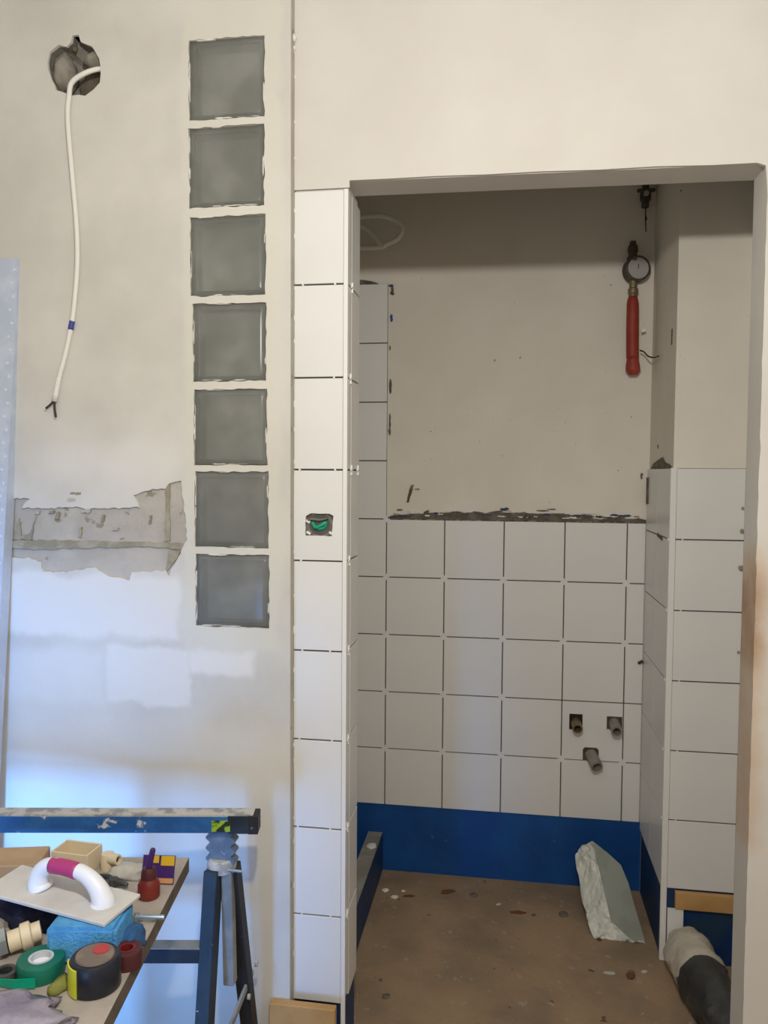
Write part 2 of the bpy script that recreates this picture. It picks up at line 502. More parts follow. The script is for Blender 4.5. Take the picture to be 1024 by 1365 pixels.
# ragged crumbs along the inner corner where the two plaster coats meet
rd = random.Random(12)
for i in range(26):
    z = 0.3 + i * 0.084 + rd.uniform(-0.03, 0.03)
    s = rd.uniform(0.0025, 0.005)
    blob('plaster_crumb', (-0.1085, 0.0005, z), (s, s * 1.2, s * rd.uniform(2, 5)), 'plaster_crumb', wl, 1, 0.4, 2.5, i, flatz=False)
blob('plaster_crumb', (-0.1085, -0.004, 2.312), (0.010, 0.014, 0.018), 'plaster_crumb', wl, 2, 0.5, 2.5, 71, flatz=False)
blob('plaster_crumb', (-0.1085, -0.002, 2.294), (0.008, 0.012, 0.012), 'plaster_crumb', wl, 2, 0.5, 2.5, 72, flatz=False)
# inside of the knocked-out hole
def pit():
    n = len(HOLE)
    V, F = [], []
    cx, cz = -0.592, 2.275
    layers = [(1.0, 0.0, 0), (1.0, 0.02, 0), (0.93, 0.042, 1), (0.80, 0.06, 2)]
    for k, (sc, dy, sh) in enumerate(layers):
        for i, (x, z) in enumerate(HOLE):
            j = 0.004 * noise.noise(Vector((x * 60, z * 60, k * 3.0))) * (k > 1)
            V.append((cx + (x - cx) * sc + sh * 0.004 + j, YL + 0.0062 + dy, cz + (z - cz) * sc + j))
    for k in range(len(layers) - 1):
        for i in range(n):
            F.append((k * n + i, k * n + (i + 1) % n, (k + 1) * n + (i + 1) % n, (k + 1) * n + i))
    F.append(tuple(3 * n + i for i in range(n)))
    o = mesh('hole_lining', V, F, 'hole_wall', wl)
    return o
pit()
plate('loose_mortar', [ragged([(-0.612, 2.23), (-0.57, 2.222), (-0.545, 2.245), (-0.543, 2.285), (-0.57, 2.30), (-0.598, 2.29), (-0.614, 2.262)], 0.008, 0.002, 8)],
      YL + 0.05, YL + 0.062, 'hole_dark', wl)
blob('mortar_lump', (-0.640, YL + 0.035, 2.24), (0.05, 0.06, 0.085), 'hole_wall', wl, 3, 0.2, 2.0, 3, flatz=False)
blob('mortar_lump', (-0.562, YL + 0.028, 2.286), (0.055, 0.04, 0.04), 'hole_wall', wl, 3, 0.25, 2.0, 5, flatz=False)
blob('mortar_lump', (-0.604, YL + 0.012, 2.318), (0.014, 0.012, 0.016), 'hole_dark', wl, 2, 0.25, 2.0, 6, flatz=False)

# ---------------- strip of glass blocks
win = tag(empty('window_1', (-0.245, YL, 1.05)), kind='structure')
ML = Matrix.Translation((0.245, -YL, -1.05))
for i, (x0, x1, z0, z1) in enumerate(BLK):
    x0 += .001; x1 -= .001; z0 += .001; z1 -= .001
    X = lambda a: a + 0.245
    Z = lambda a: a - 1.05
    body = plate('glass_block', [rect(X(x0), X(x1), Z(z0), Z(z1)), rect(X(x0 + .011), X(x1 - .011), Z(z0 + .011), Z(z1 - .011))], 0.005, 0.075, 'glass_body', win)
    # front pane, slightly pillowed
    n = 10
    V, F = [], []
    for side, yy in ((0, 0.004), (1, 0.012)):
        for a in range(n + 1):
            for b in range(n + 1):
                u, v = a / n, b / n
                e = min(u, 1 - u, v, 1 - v)
                bulge = -0.003 * min(1, e / 0.14) if side == 0 else 0.0
                V.append((X(x0 + (x1 - x0) * u), yy + bulge, Z(z0 + (z1 - z0) * v)))
    N2 = (n + 1) ** 2
    idx = lambda s, a, b: s * N2 + a * (n + 1) + b
    for a in range(n):
        for b in range(n):
            F.append((idx(0, a, b), idx(0, a + 1, b), idx(0, a + 1, b + 1), idx(0, a, b + 1)))
            F.append((idx(1, a, b), idx(1, a, b + 1), idx(1, a + 1, b + 1), idx(1, a + 1, b)))
    for a in range(n):
        F += [(idx(0, a, 0), idx(1, a, 0), idx(1, a + 1, 0), idx(0, a + 1, 0)), (idx(0, a, n), idx(0, a + 1, n), idx(1, a + 1, n), idx(1, a, n)),
              (idx(0, 0, a), idx(0, 0, a + 1), idx(1, 0, a + 1), idx(1, 0, a)), (idx(0, n, a), idx(1, n, a), idx(1, n, a + 1), idx(0, n, a + 1))]
    pane = mesh('pane', V, F, 'glass_pane', body, True)
    fix_normals(pane)
    box('back_pane', X(x0 + .0115), X(x1 - .0115), 0.045, 0.052, Z(z0 + .0115), Z(z1 - .0115), 'glass_back', body)
    # plaster splashes along the edge of the block
    r5 = random.Random(100 + i)
    for k in range(8):
        side = 'lbtblrlb'[k]
        L = r5.uniform(0.012, 0.05); T = r5.uniform(0.0008, 0.0022)
        if side in 'lr':
            pl = sliver(X(x0 + .001 if side == 'l' else x1 - .001), Z(r5.uniform(z0 + .03, z1 - .03)), L, T, math.pi / 2, 31 * i + k)
        else:
            pl = sliver(X(r5.uniform(x0 + .03, x1 - .03)), Z(z0 + .001 if side == 'b' else z1 - .001), L, T, 0, 31 * i + k)
        plate('plaster_splash', [pl], -0.0008, 0.0042, 'plaster_crumb', body)

# ---------------- front wall with the opening
OX, JX, LZ = 0.003, 0.857, 2.014
wf = plate('wall_front', [[(-0.108, 0), (OX, 0), (OX, LZ + .004), (0.3, LZ + 0.002), (JX, LZ - .002), (JX, 0), (1.9, 0), (1.9, CEIL), (-0.108, CEIL)]],
           0.009, 0.100, 'plaster_front')
tag(wf, kind='structure')
lint = ragged([(0.012, LZ + .004), (0.3, LZ + 0.003), (JX, LZ - .003)], 0.02, 0.0012, 9)
lint = [q for q in lint if q[1] > 1.9 and q[0] < JX - 0.01]
lint = [q for q in lint[:26]]
jam = ragged([(JX - .003, LZ - .002), (JX - .003, 0.0)], 0.025, 0.0022, 10)
jam = [q for q in jam if True][:80]
coat = [(-0.109, 2.003), (0.012, 2.003)] + [(0.012, LZ + .004), (0.1, LZ + .0035), (0.2, LZ + .004), (0.3, LZ + .002), (0.42, LZ + .0025), (0.53, LZ), (0.64, LZ + .001), (0.75, LZ - .002), (0.835, LZ - .002), (JX - .006, LZ - .008)] \
    + [(JX - .002 + 0.0025 * noise.noise(Vector((k * 1.7, 3, 0))), LZ - .02 - k * 0.0248) for k in range(1, 80)] + [(JX, 0), (1.9, 0), (1.9, CEIL), (-0.109, CEIL)]
plate('plaster_coat', [coat], 0.0015, 0.009, 'plaster_front', wf)
wbox('jamb_return', -0.108, OX, 0.100, 0.140, 0, LZ + .004, 'plaster_niche', wf)
plate('adhesive_bed', [rect(-0.107, OX - .001, 0.2, 1.9995)], 0.007, 0.009, 'adhesive', wf)
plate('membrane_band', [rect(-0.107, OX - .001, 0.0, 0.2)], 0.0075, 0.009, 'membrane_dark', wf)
TILE = 0.2; J = 0.0036
def tile(x0, x1, z0, z1, y, parent, name='tile'):
    return box(name, x0, x1, y, y + 0.007, z0, z1, 'tile_white', parent, 0.0009)
SX0, SX1, SZ0, SZ1 = -0.083, -0.021, 1.255, 1.304
for k in range(9):
    z1 = 2.0 - TILE * k - J / 2; z0 = 2.0 - TILE * (k + 1) + J / 2
    if k == 3:
        h = ragged([(SX0, SZ0), (SX1 - .002, SZ0), (SX1, SZ0 + .03), (SX1 + .001, SZ1 - .005), (SX1 - .008, SZ1), (SX0 + .012, SZ1), (SX0 + .008, SZ1 - .002), (SX0, SZ1 - .006)], 0.008, 0.0008, 5)
        plate('tile', [rect(-0.1088, 0.0, z0, z1), h], 0.0, 0.0069, 'tile_white', wf)
    else:
        tile(-0.1088, 0.0, z0, z1, 0.0, wf)
# reveal tiles on the left jamb (face towards +X)
box('adhesive_bed', OX, OX + .001, 0.008, 0.139, 0.2, 1.9995, 'adhesive', wf)
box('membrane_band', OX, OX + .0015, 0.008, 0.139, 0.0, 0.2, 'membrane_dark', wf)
for k in range(9):
    z1 = 2.0 - TILE * k - J / 2; z0 = 2.0 - TILE * (k + 1) + J / 2
    box('tile', OX + .001, 0.0100, 0.0085, 0.0412, z0 + (0.012 if k == 8 else 0), z1, 'tile_white', wf, 0.0009)
    z1b = z1
    box('tile', OX + .001, 0.0100, 0.0440, 0.1385, z0 - (0.006 if k == 8 else 0), z1b, 'tile_white', wf, 0.0009)
# spacers in the front joints
SPF = {1: (403, 446), 2: (445,), 3: (399, 447), 4: (401,), 5: (403, 441), 6: (399, 444), 7: (397, 442), 8: (403, 443)}
for k, xs in SPF.items():
    for px in xs:
        x = (px - 457) / 604.0
        z = 2.0 - TILE * k
        sp = box('tile_spacer', x - .0018, x + .0018, -0.0015, 0.0068, z - .0019, z + .0019, 'spacer_white', wf)
def cross_me(L, T, D):
    return plate_me([[(-L, -T), (-T, -T), (-T, -L), (T, -L), (T, -T), (L, -T), (L, T), (T, T), (T, L), (-T, L), (-T, T), (-L, T)]], -D / 2, D / 2)
CR1 = cross_me(0.011, 0.0017, 0.003)
CR1.materials.append(MATS['spacer_white'])
CR2 = cross_me(0.011, 0.0016, 0.003)
CR2.materials.append(MATS['spacer_white'])
for k in range(1, 9):
    y = (0.0425, 0.030, 0.0425, 0.024, 0.022, 0.020, 0.018, 0.018)[k - 1]
    link('tile_spacer', CR2, None, wf, (0.0117, y, 2.0 - TILE * k), (0, 0, math.pi / 2))
link('tile_spacer', CR2, None, wf, (0.0117, 0.120, 1.40 - TILE * 0.06 + 0.012), (0, 0, math.pi / 2))
# white corner profile of the left jamb
t1 = plate('trim_1', [rect(0.0009, 0.0100, 0.0, 2.0)], -0.0006, 0.0078, 'trim_white')
tag(t1, kind='structure')

# ---------------- niche: back wall, side walls, pilaster
YB = 1.002
wb = wbox('wall_back', -0.36, 0.90, YB + .009, YB + .10, 0, CEIL, 'plaster_niche')
tag(wb, kind='structure')
plate('adhesive_bed', [[(-0.258, 0.236), (0.804, 0.236), (0.804, 1.235), (-0.056, 1.235), (-0.056, 2.035), (-0.258, 2.035)]], YB + .007, YB + .009, 'adhesive', wb)
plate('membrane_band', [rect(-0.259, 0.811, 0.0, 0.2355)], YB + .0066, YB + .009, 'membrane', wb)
cols = [-0.255, -0.055, 0.145, 0.345, 0.545, 0.745, 0.8045]
for c in range(6):
    for r_ in range(-4 if c == 0 else 0, 5):
        z1 = 1.236 - TILE * r_ - J / 2; z0 = 1.236 - TILE * (r_ + 1) + J / 2
        x0, x1 = cols[c] + J / 2, cols[c + 1] - J / 2
        if c == 4 and r_ == 3:
            hs = [rect(0.570, 0.6135, 0.538, 0.592), rect(0.692, 0.742, 0.545, 0.590), [(0.616, z0 + .0005), (0.668, z0 + .0005), (0.668, 0.474), (0.66, 0.481), (0.622, 0.481), (0.616, 0.476)]]
            plate('tile', [[(x0, z0), (0.616, z0), (0.616, 0.474), (0.622, 0.481), (0.66, 0.481), (0.668, 0.474), (0.668, z0), (x1, z0), (x1, z1), (x0, z1)], hs[0], hs[1]], YB, YB + .0069, 'tile_white', wb)
        else:
            tile(x0, x1, z0, z1, YB, wb)
for c in range(1, 6):
    for r_ in range(0 if c == 1 else 1, 5):
        if (c, r_) in ((4, 3), (5, 3)): continue
        link('tile_spacer', CR1, None, wb, (cols[c], YB + .0025, 1.236 - TILE * r_))
# mortar left along the top edge of the tiling, flecks of membrane in it
sm = [(-0.050, 1.2365), (-0.052, 1.242), (-0.02, 1.252), (0.02, 1.2525), (0.04, 1.262), (0.06, 1.256), (0.085, 1.27), (0.10, 1.262), (0.14, 1.258), (0.18, 1.266), (0.21, 1.26), (0.24, 1.268),
      (0.28, 1.262), (0.31, 1.266), (0.34, 1.275), (0.37, 1.263), (0.41, 1.266), (0.45, 1.262), (0.49, 1.262), (0.54, 1.264), (0.58, 1.256), (0.61, 1.262), (0.64, 1.249), (0.67, 1.246), (0.70, 1.252),
      (0.74, 1.2485), (0.78, 1.251), (0.804, 1.247), (0.804, 1.2365)][::-1]
plate('mortar_smear', [ragged(sm, 0.008, 0.0015, 21)], YB + .004, YB + .009, 'mortar', wb)
def fleck(x, z, a, b, m, i, parent=wb, y=YB + .0028):
    plate('mortar_fleck' if m.startswith('mortar') else ('membrane_fleck' if m.startswith('mem') else 'plaster_fleck'),
          [sliver(x, z, max(a, b), min(a, b) / 2, 0.0 if a > b else math.pi / 2, 200 + i)], y, YB + .009, m, parent)
for i, (x, z, a, b, m) in enumerate([(-0.015, 1.246, .06, .010, 'membrane_dark'), (0.345, 1.276, .03, .012, 'membrane_dark'), (0.36, 1.266, .05, .006, 'plaster_crumb'), (0.10, 1.262, .025, .006, 'plaster_crumb'),
                                     (0.23, 1.268, .03, .012, 'plaster_crumb'), (0.47, 1.272, .04, .005, 'mortar'), (0.50, 1.277, .03, .004, 'mortar'), (0.60, 1.257, .07, .008, 'membrane_dark'),
                                     (0.62, 1.265, .05, .005, 'plaster_crumb'), (0.69, 1.256, .05, .005, 'plaster_crumb'), (0.45, 1.264, .06, .006, 'plaster_crumb'),
                                     (-0.046, 2.028, .016, .012, 'membrane_dark'), (-0.040, 2.012, .020, .03, 'mortar'), (-0.044, 1.92, .014, .026, 'membrane'), (-0.046, 1.69, .012, .05, 'mortar'), (-0.047, 1.56, .010, .075, 'mortar'), (-0.048, 1.82, .006, .015, 'mortar'),
                                     (0.05, 1.34, .016, .010, 'mortar_olive'), (0.13, 1.255, .02, .006, 'plaster_crumb'), (0.787, 1.39, .012, .02, 'mortar')]):
    fleck(x, z, a, b, m, i)
r6 = random.Random(77)
for i in range(34):
    x = -0.03 + 0.82 * i / 34 + r6.uniform(-.01, .01)
    m = r6.choice(['plaster_crumb', 'plaster_crumb', 'mortar_olive', 'mortar', 'mortar', 'membrane_dark'])
    fleck(x, 1.252 + r6.uniform(-.004, .016) * (0.5 if x > 0.62 else 1), r6.uniform(.012, .045), r6.uniform(.005, .011), m, 300 + i, y=YB + .003)
plate('mortar_fleck', [ragged([(0.012, 1.295), (0.020, 1.295), (0.038, 1.355), (0.026, 1.352)], 0.008, 0.0012, 31)], YB + .005, YB + .009, 'mortar', wb)
plate('mortar_smear', [ragged([(-0.23, 2.0345), (-0.085, 2.0345), (-0.11, 2.046), (-0.15, 2.051), (-0.23, 2.05)], 0.012, 0.0012, 33)], YB + .003, YB + .009, 'mortar', wb)
box('iron_nail', 0.786, 0.803, YB - .012, YB + .0, 0.775, 0.781, 'cable_dark', wb, rot=(0, -0.5, 0))

wnl = wbox('wall_niche_left', -0.36, -0.26, 0.0855, YB + .009, 0, CEIL, 'plaster_niche')
tag(wnl, kind='structure')
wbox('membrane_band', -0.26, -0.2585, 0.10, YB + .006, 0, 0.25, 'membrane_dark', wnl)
wnr = tag(wbox('wall_niche_right', 1.006, 1.10, 0.10, 0.629, 0, CEIL, 'plaster_niche'), kind='structure')

YP = 0.622
PX = 0.812
wp = wbox('wall_pilaster', PX, 1.10, YP + .006, YB + .009, 0, CEIL, 'plaster_niche')
tag(wp, kind='structure')
plate('adhesive_bed', [rect(0.8205, 1.004, 0.214, 1.413)], YP + .005, YP + .006, 'adhesive', wp)
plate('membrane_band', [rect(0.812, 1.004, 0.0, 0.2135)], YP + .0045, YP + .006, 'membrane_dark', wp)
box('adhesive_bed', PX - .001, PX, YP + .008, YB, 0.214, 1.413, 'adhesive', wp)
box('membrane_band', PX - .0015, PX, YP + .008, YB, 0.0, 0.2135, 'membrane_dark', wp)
for k in range(6):
    z1 = 1.4136 - TILE * k - J / 2; z0 = 1.4136 - TILE * (k + 1) + J / 2
    box('tile', 0.8216, 1.002, YP, YP + .005, z0, z1, 'tile_white', wp, 0.0009)
    for (y0, y1) in ((YP + .009, 0.8195), (0.8205, YB - .001)):
        box('tile', PX - .0075, PX - .001, y0, y1, z0, z1, 'tile_white', wp, 0.0009)
t2 = plate('trim_2', [rect(0.8045, 0.8205, 0.002, 1.4136)], YP - .001, YP + .0085, 'trim_white')
tag(t2, kind='structure')
for k in range(1, 6):
    z = 1.4136 - TILE * k
    box('tile_spacer', 0.838, 0.842, YP - .0012, YP + .005, z - .002, z + .002, 'spacer_white', wp)
    box('tile_spacer', PX - .0095, PX - .004, YP + .012, YP + .02, z - .0045, z + .003, 'spacer_white', wp)
mesh('mortar_smear', [(PX - .003, 0.64, 1.4137), (PX - .003, 0.97, 1.4137), (PX - .003, 0.94, 1.428), (PX - .003, 0.85, 1.44), (PX - .003, 0.78, 1.447), (PX - .003, 0.74, 1.43), (PX - .003, 0.68, 1.425),
                      (PX + .002, 0.64, 1.4137), (PX + .002, 0.97, 1.4137), (PX + .002, 0.94, 1.428), (PX + .002, 0.85, 1.44), (PX + .002, 0.78, 1.447), (PX + .002, 0.74, 1.43), (PX + .002, 0.68, 1.425)],
     [tuple(range(7)), tuple(range(13, 6, -1))] + [(i, (i + 1) % 7, 7 + (i + 1) % 7, 7 + i) for i in range(7)], 'mortar', wp)
box('mortar_fleck', PX - .010, PX - .006, 0.72, 0.80, 1.206, 1.215, 'mortar', wp, rot=(0.1, 0, 0))
box('mortar_fleck', PX - .012, PX - .004, YB - .03, YB - .008, 1.30, 1.385, 'mortar', wp)
box('wall_scratch', PX - .0008, PX + .001, 0.685, 0.70, 1.765, 1.81, 'mortar', wp)
box('mortar_fleck', PX - .002, PX + .001, 0.86, 0.87, 1.475, 1.487, 'mortar', wp)
# stains of mortar in the slot between pilaster tiles and the right jamb
for i, (z, s) in enumerate(((1.235, .012), (1.13, .016), (1.30, .008), (0.9, .008))):
    blob('mortar_fleck', (0.995, YP - .006, z), (s, s * .6, s), 'mortar_olive', wp, 2, 0.4, 2.0, i + 20, flatz=False)

# low coated curb along the left side of the niche
cb = wbox('wall_curb', -0.113, -0.063, 0.30, YB + .006, 0, 0.134, 'curb_grey')
tag(cb, kind='structure')
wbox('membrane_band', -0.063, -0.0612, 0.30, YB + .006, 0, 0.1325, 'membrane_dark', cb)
blob('plaster_fleck', (-0.083, 0.90, 0.134), (0.035, 0.045, 0.004), 'plaster_crumb', cb, 2, 0.5, 2.0, 4)

# ------------------------------------------------------------------ battens and offcuts
b1 = box('wood_batten', -0.150, -0.0015, -0.052, -0.032, 0.0, 0.221, 'batten_wood', None, 0.0015)
tag(b1, 'tan wooden board on the floor under the white tile column beside the opening', 'board')
b2 = box('wood_batten', 0.842, 1.0035, YP - .016, YP + .0005, 0.163, 0.211, 'batten_wood', None, 0.001)
tag(b2, 'short wooden batten under the lowest tile of the right pilaster in the niche', 'batten')
of = box('tile_offcut', 0.8225, 0.866, YP - .010, YP - .0025, 0.0, 0.160, 'tile_white', None, 0.0008)
tag(of, 'narrow white tile strip standing upright below the wooden batten in the niche', 'tile strip')

# ------------------------------------------------------------------ wall-hung things
c1 = empty('wall_cable', (-0.538, YL, 2.275))
def loc(root, pts):
    return [Vector(p) - root.location for p in pts]
cp = [(-0.540, 0.015, 2.290), (-0.541, -0.022, 2.277), (-0.566, -0.040, 2.262), (-0.598, -0.042, 2.243), (-0.607, -0.040, 2.215), (-0.613, -0.0365, 2.164), (-0.604, -0.037, 2.05), (-0.595, -0.037, 1.936),
      (-0.594, -0.037, 1.854), (-0.601, -0.038, 1.772), (-0.609, -0.038, 1.72), (-0.624, -0.038, 1.657), (-0.643, -0.039, 1.591), (-0.651, -0.040, 1.549)]
tube('sheath', loc(c1, cp), 0.0055, 'cable_white', c1, 8, 6)
tube('ink_mark', loc(c1, [(-0.607, -0.038, 1.727), (-0.609, -0.038, 1.72), (-0.611, -0.038, 1.708)]), 0.0062, 'cable_blue', c1, 8, 3)
tube('sleeve_end', loc(c1, [(-0.6405, -0.039, 1.600), (-0.643, -0.039, 1.591), (-0.651, -0.040, 1.552)]), 0.0064, 'cable_white', c1, 8, 3)
tube('core_wire', loc(c1, [(-0.651, -0.040, 1.552), (-0.657, -0.043, 1.544), (-0.669, -0.046, 1.533)]), 0.0024, 'cable_dark', c1, 6, 3)
tube('core_wire', loc(c1, [(-0.651, -0.040, 1.552), (-0.650, -0.042, 1.535), (-0.646, -0.044, 1.514)]), 0.0026, 'cable_dark', c1, 6, 3)
tag(c1, 'white cable hanging from the round hole in the left wall with bare ends', 'cable')

c2 = empty('cable_loop', (-0.259, 0.92, 2.24))
tube('sheath', loc(c2, [(-0.259, 0.94, 2.20), (-0.20, 0.92, 2.225), (-0.134, 0.91, 2.231), (-0.06, 0.90, 2.229), (-0.012, 0.90, 2.209), (0.006, 0.90, 2.185), (-0.010, 0.90, 2.154), (-0.047, 0.90, 2.139), (-0.06, 0.905, 2.135),
                        (-0.10, 0.91, 2.18), (-0.16, 0.92, 2.215), (-0.21, 0.93, 2.20), (-0.18, 0.93, 2.15), (-0.12, 0.93, 2.137), (-0.06, 0.925, 2.137)]), 0.0085, 'cable_white', c2, 8, 6)
tag(c2, 'coiled white cable sticking out high in the left corner of the niche', 'cable')

# dial gauge with red sleeved pipe
g = empty('pressure_gauge', (0.748, YB + .009, 1.72))
def gl(p): return Vector(p) - g.location
lathe('top_fitting', [(0.0, 0), (0.018, 0), (0.018, 0.012), (0.014, 0.014), (0.014, 0.03), (0.017, 0.032), (0.015, 0.048), (0.011, 0.052), (0.009, 0.064), (0, 0.064)], 'old_iron', g, 16, gl((0.738, 0.965, 2.072)))
gc = lathe('gauge_case', [(0, 0), (0.040, 0), (0.0405, 0.012), (0.0405, 0.034), (0.037, 0.036), (0.035, 0.033), (0, 0.033)], 'old_iron', g, 36, gl((0.746, 0.985, 2.047)), (math.radians(88), 0, math.radians(14)))
fc = lathe('dial', [(0, 0.0332), (0.0335, 0.0332), (0.0335, 0.0345), (0, 0.0345)], 'gauge_face', gc, 36)
nb = box('needle', -0.0012, 0.0012, -0.003, 0.012, 0.0347, 0.0358, 'old_iron', gc)
lathe('brass_neck', [(0, 0), (0.013, 0), (0.013, 0.014), (0.016, 0.016), (0.016, 0.03), (0.012, 0.034), (0.012, 0.056), (0, 0.056)], 'brass', g, 14, gl((0.741, 0.965, 1.955)))
tube('red_sleeve', [gl(p) for p in [(0.741, 0.965, 1.962), (0.741, 0.965, 1.94), (0.742, 0.966, 1.86), (0.744, 0.968, 1.775), (0.745, 0.968, 1.770), (0.746, 0.97, 1.745), (0.747, 0.97, 1.728), (0.747, 0.97, 1.714)]],
     [0.013, 0.0185, 0.0195, 0.0195, 0.0175, 0.022, 0.023, 0.013], 'red_sleeve', g, 14, 4)
box('tie', 0.02, 0.034, -0.05, -0.042, 0.13, 0.137, 'spacer_white', g, rot=(0, -0.4, 0))
tag(g, 'dial gauge above a red sleeved pipe on the niche back wall', 'gauge')
wr = tube('thin_wire', [(0.765, 0.955, 1.790), (0.776, 0.945, 1.783), (0.785, 0.92, 1.766), (0.795, 0.88, 1.756), (0.801, 0.83, 1.753)], 0.0024, 'cable_dark', None, 6, 5)
tag(wr, 'short dark wire curling out beside the lower end of the red pipe', 'wire')

sv = empty('shutoff_valve', (0.775, YB + .009, 2.25))
def vl(p): return Vector(p) - sv.location
lathe('valve_body', [(0, 0), (0.012, 0), (0.012, 0.02), (0.017, 0.022), (0.017, 0.045), (0.011, 0.048), (0.011, 0.2), (0, 0.2)], 'old_iron', sv, 14, vl((0.775, 0.98, 2.245)))
box('valve_lever', -0.028, 0.028, -0.052, -0.042, 0.038, 0.048, 'old_iron', sv, 0.002)
lathe('valve_cap', [(0, 0), (0.008, 0), (0.008, 0.012), (0, 0.012)], 'gauge_face', sv, 12, vl((0.775, 0.968, 2.282)), (math.radians(90), 0, 0))
tube('dangling_string', [vl(p) for p in [(0.777, 0.98, 2.246), (0.777, 0.98, 2.21), (0.780, 0.985, 2.17)]], 0.0018, 'cable_dark', sv, 6, 4)
box('string_knot', 0.0, 0.006, -0.036, -0.03, -0.046, -0.036, 'cable_dark', sv)
tag(sv, 'small dark valve high on the niche back wall just below the lintel', 'valve')

# three pipe stubs in the back wall tile
def stub(x, z, dx, dz, L, r, m, label, sq):
    s = empty('pipe_stub', (x, YB + .006, z))
    pr = [(r, 0.0), (r, L), (r * 0.72, L), (r * 0.72, L * 0.25), (0, L * 0.25)]
    d = Vector((dx, -1, dz)).normalized()
    q = d.to_track_quat('Z', 'Y').to_euler()
    p = lathe('pipe', pr, m, s, 20, (0, 0, 0), q)
    lathe('bore', [(0, L * 0.255), (r * 0.70, L * 0.255), (r * 0.70, L * 0.3), (0, L * 0.3)], 'pipe_bore', p, 20)
    bx = box('recess', sq[0] - x, sq[1] - x, -0.0003, 0.0008, sq[2] - z, sq[3] - z, 'pipe_bore' if m != 'pipe_grey' else 'old_iron', s)
    return tag(s, label, 'pipe', 'pipe stubs in the niche back wall')
stub(0.592, 0.562, 0.04, -0.12, 0.052, 0.0165, 'brass', 'left brass-coloured pipe stub in the niche back wall tile', (0.5705, 0.613, 0.5385, 0.5915))
stub(0.716, 0.568, 0.04, -0.22, 0.058, 0.0175, 'pipe_grey', 'right grey pipe stub in the niche back wall tile', (0.6925, 0.7415, 0.5455, 0.5895))
stub(0.642, 0.458, 0.30, -0.45, 0.062, 0.0195, 'pipe_grey', 'lower grey pipe stub pointing down between the other two stubs', (0.6165, 0.6675, 0.4385, 0.4805))

# socket box in the front tile
sb = empty('socket_box', (-0.052, 0.009, 1.280))
lathe('box_ring', [(0.022, 0.0), (0.030, 0.0), (0.030, 0.0015), (0.024, 0.0018), (0.022, -0.03)], 'box_grey', sb, 28, (0, -.0012, 0), (math.radians(90), 0, 0))
lathe('box_bottom', [(0, 0), (0.0305, 0), (0.0305, 0.0015), (0, 0.0015)], 'box_inside', sb, 28, (0, -0.0004, 0), (math.radians(90), 0, 0))
tube('green_wire', [(-0.016, -0.004, 0.004), (-0.008, -0.008, -0.006), (0.004, -0.009, -0.002), (0.014, -0.006, 0.004), (0.010, -0.003, -0.006), (-0.004, -0.006, -0.010)], 0.0042, 'wire_green', sb, 8, 6)
tube('grey_wire', [(-0.026, -0.004, 0.010), (-0.016, -0.007, 0.012), (0.0, -0.006, 0.010), (0.018, -0.006, 0.014)], 0.003, 'box_grey', sb, 6, 5)
for (x, z) in ((-0.025, -0.019), (0.026, -0.019), (-0.026, 0.006)):
    box('screw_lug', x - .005, x + .005, -0.005, -0.0025, z - .0025, z + .003, 'plaster_crumb', sb, rot=(0, 0.5, 0))
tag(sb, 'open socket box with green wires in the cut white tile', 'socket box')

# galvanised perforated profile leaning at the far left
pf = empty('metal_profile', (-0.874, -0.118, 0.0))
pf.rotation_euler = (math.radians(-2.6), math.radians(2.5), 0)
pm = plate('web', [rect(-0.02, 0.055, 0.0, 1.875)], -0.001, 0.001, 'galvanised', pf)
box('flange', 0.053, 0.055, 0.001, 0.03, 0.0, 1.875, 'galvanised', pf)
box('flange', -0.02, -0.018, 0.001, 0.03, 0.0, 1.875, 'galvanised', pf)
bm = bmesh.new()
for i in range(62):
    r_ = bmesh.ops.create_cube(bm, size=1.0, matrix=Matrix.Translation((0.041 + 0.006 * (i % 2), -0.0015, 0.02 + i * 0.03)) @ Matrix.Rotation(0.6, 4, 'Y') @ Matrix.Diagonal((0.007, 0.002, 0.005, 1)))
me = bpy.data.meshes.new('dimples'); bm.to_mesh(me); bm.free()
dm = link('dimples', me, 'galv_dimple', pf)
dm['kind'] = 'stuff'
tag(pf, 'pale blue-grey embossed metal profile standing upright at the left edge', 'metal profile')

# ------------------------------------------------------------------ trestle
def bar(name, a, b, w, h, m, parent, bev=0.0015, up=(0, 0, 1)):
    a, b = Vector(a), Vector(b)
    d = b - a
    zax = d.normalized()
    xax = Vector(up).cross(zax)
    if xax.length < 1e-4: xax = Vector((1, 0, 0))
    xax.normalize()
    yax = zax.cross(xax)
    me = box_me(w, h, d.length, m, bev)
    o = link(name, me, m, parent)
    M = Matrix((xax, yax, zax)).transposed().to_4x4()
    M.translation = (a + b) / 2
    o.matrix_local = M
    return o
tr = empty('trestle', (-0.20, -0.205, 0.0))
def tl(x, y, z): return (x + 0.20, y + 0.205, z)
A = (-0.127, -0.205, 0.7005); B = (-1.03, -0.355, 0.700)
Bv = (Vector(B) - Vector(A)).normalized()
bm_ = bar('beam', tl(*A), tl(*B), 0.034, 0.034, 'trestle_blue', tr)
o = bar('paint_crust', tl(A[0] - .006, A[1] - .001, A[2] + .0182), tl(B[0], B[1], B[2] + .0182), 0.033, 0.0035, 'paint_crust', tr, 0.0)
bar('end_cap', tl(*(Vector(A) - Bv * 0.004)), tl(*(Vector(A) + Bv * 0.016)), 0.0375, 0.0375, 'black_paint', tr)
q = Vector(A) + Bv * 0.052
bar('tag_sticker', tl(*(q + Vector((0.004, -0.0175, -.002)))), tl(*(q + Bv * 0.036 + Vector((0.004, -0.0175, -.002)))), 0.0015, 0.022, 'lime_tag', tr, 0.0)
q = Vector(A) + Bv * 0.012
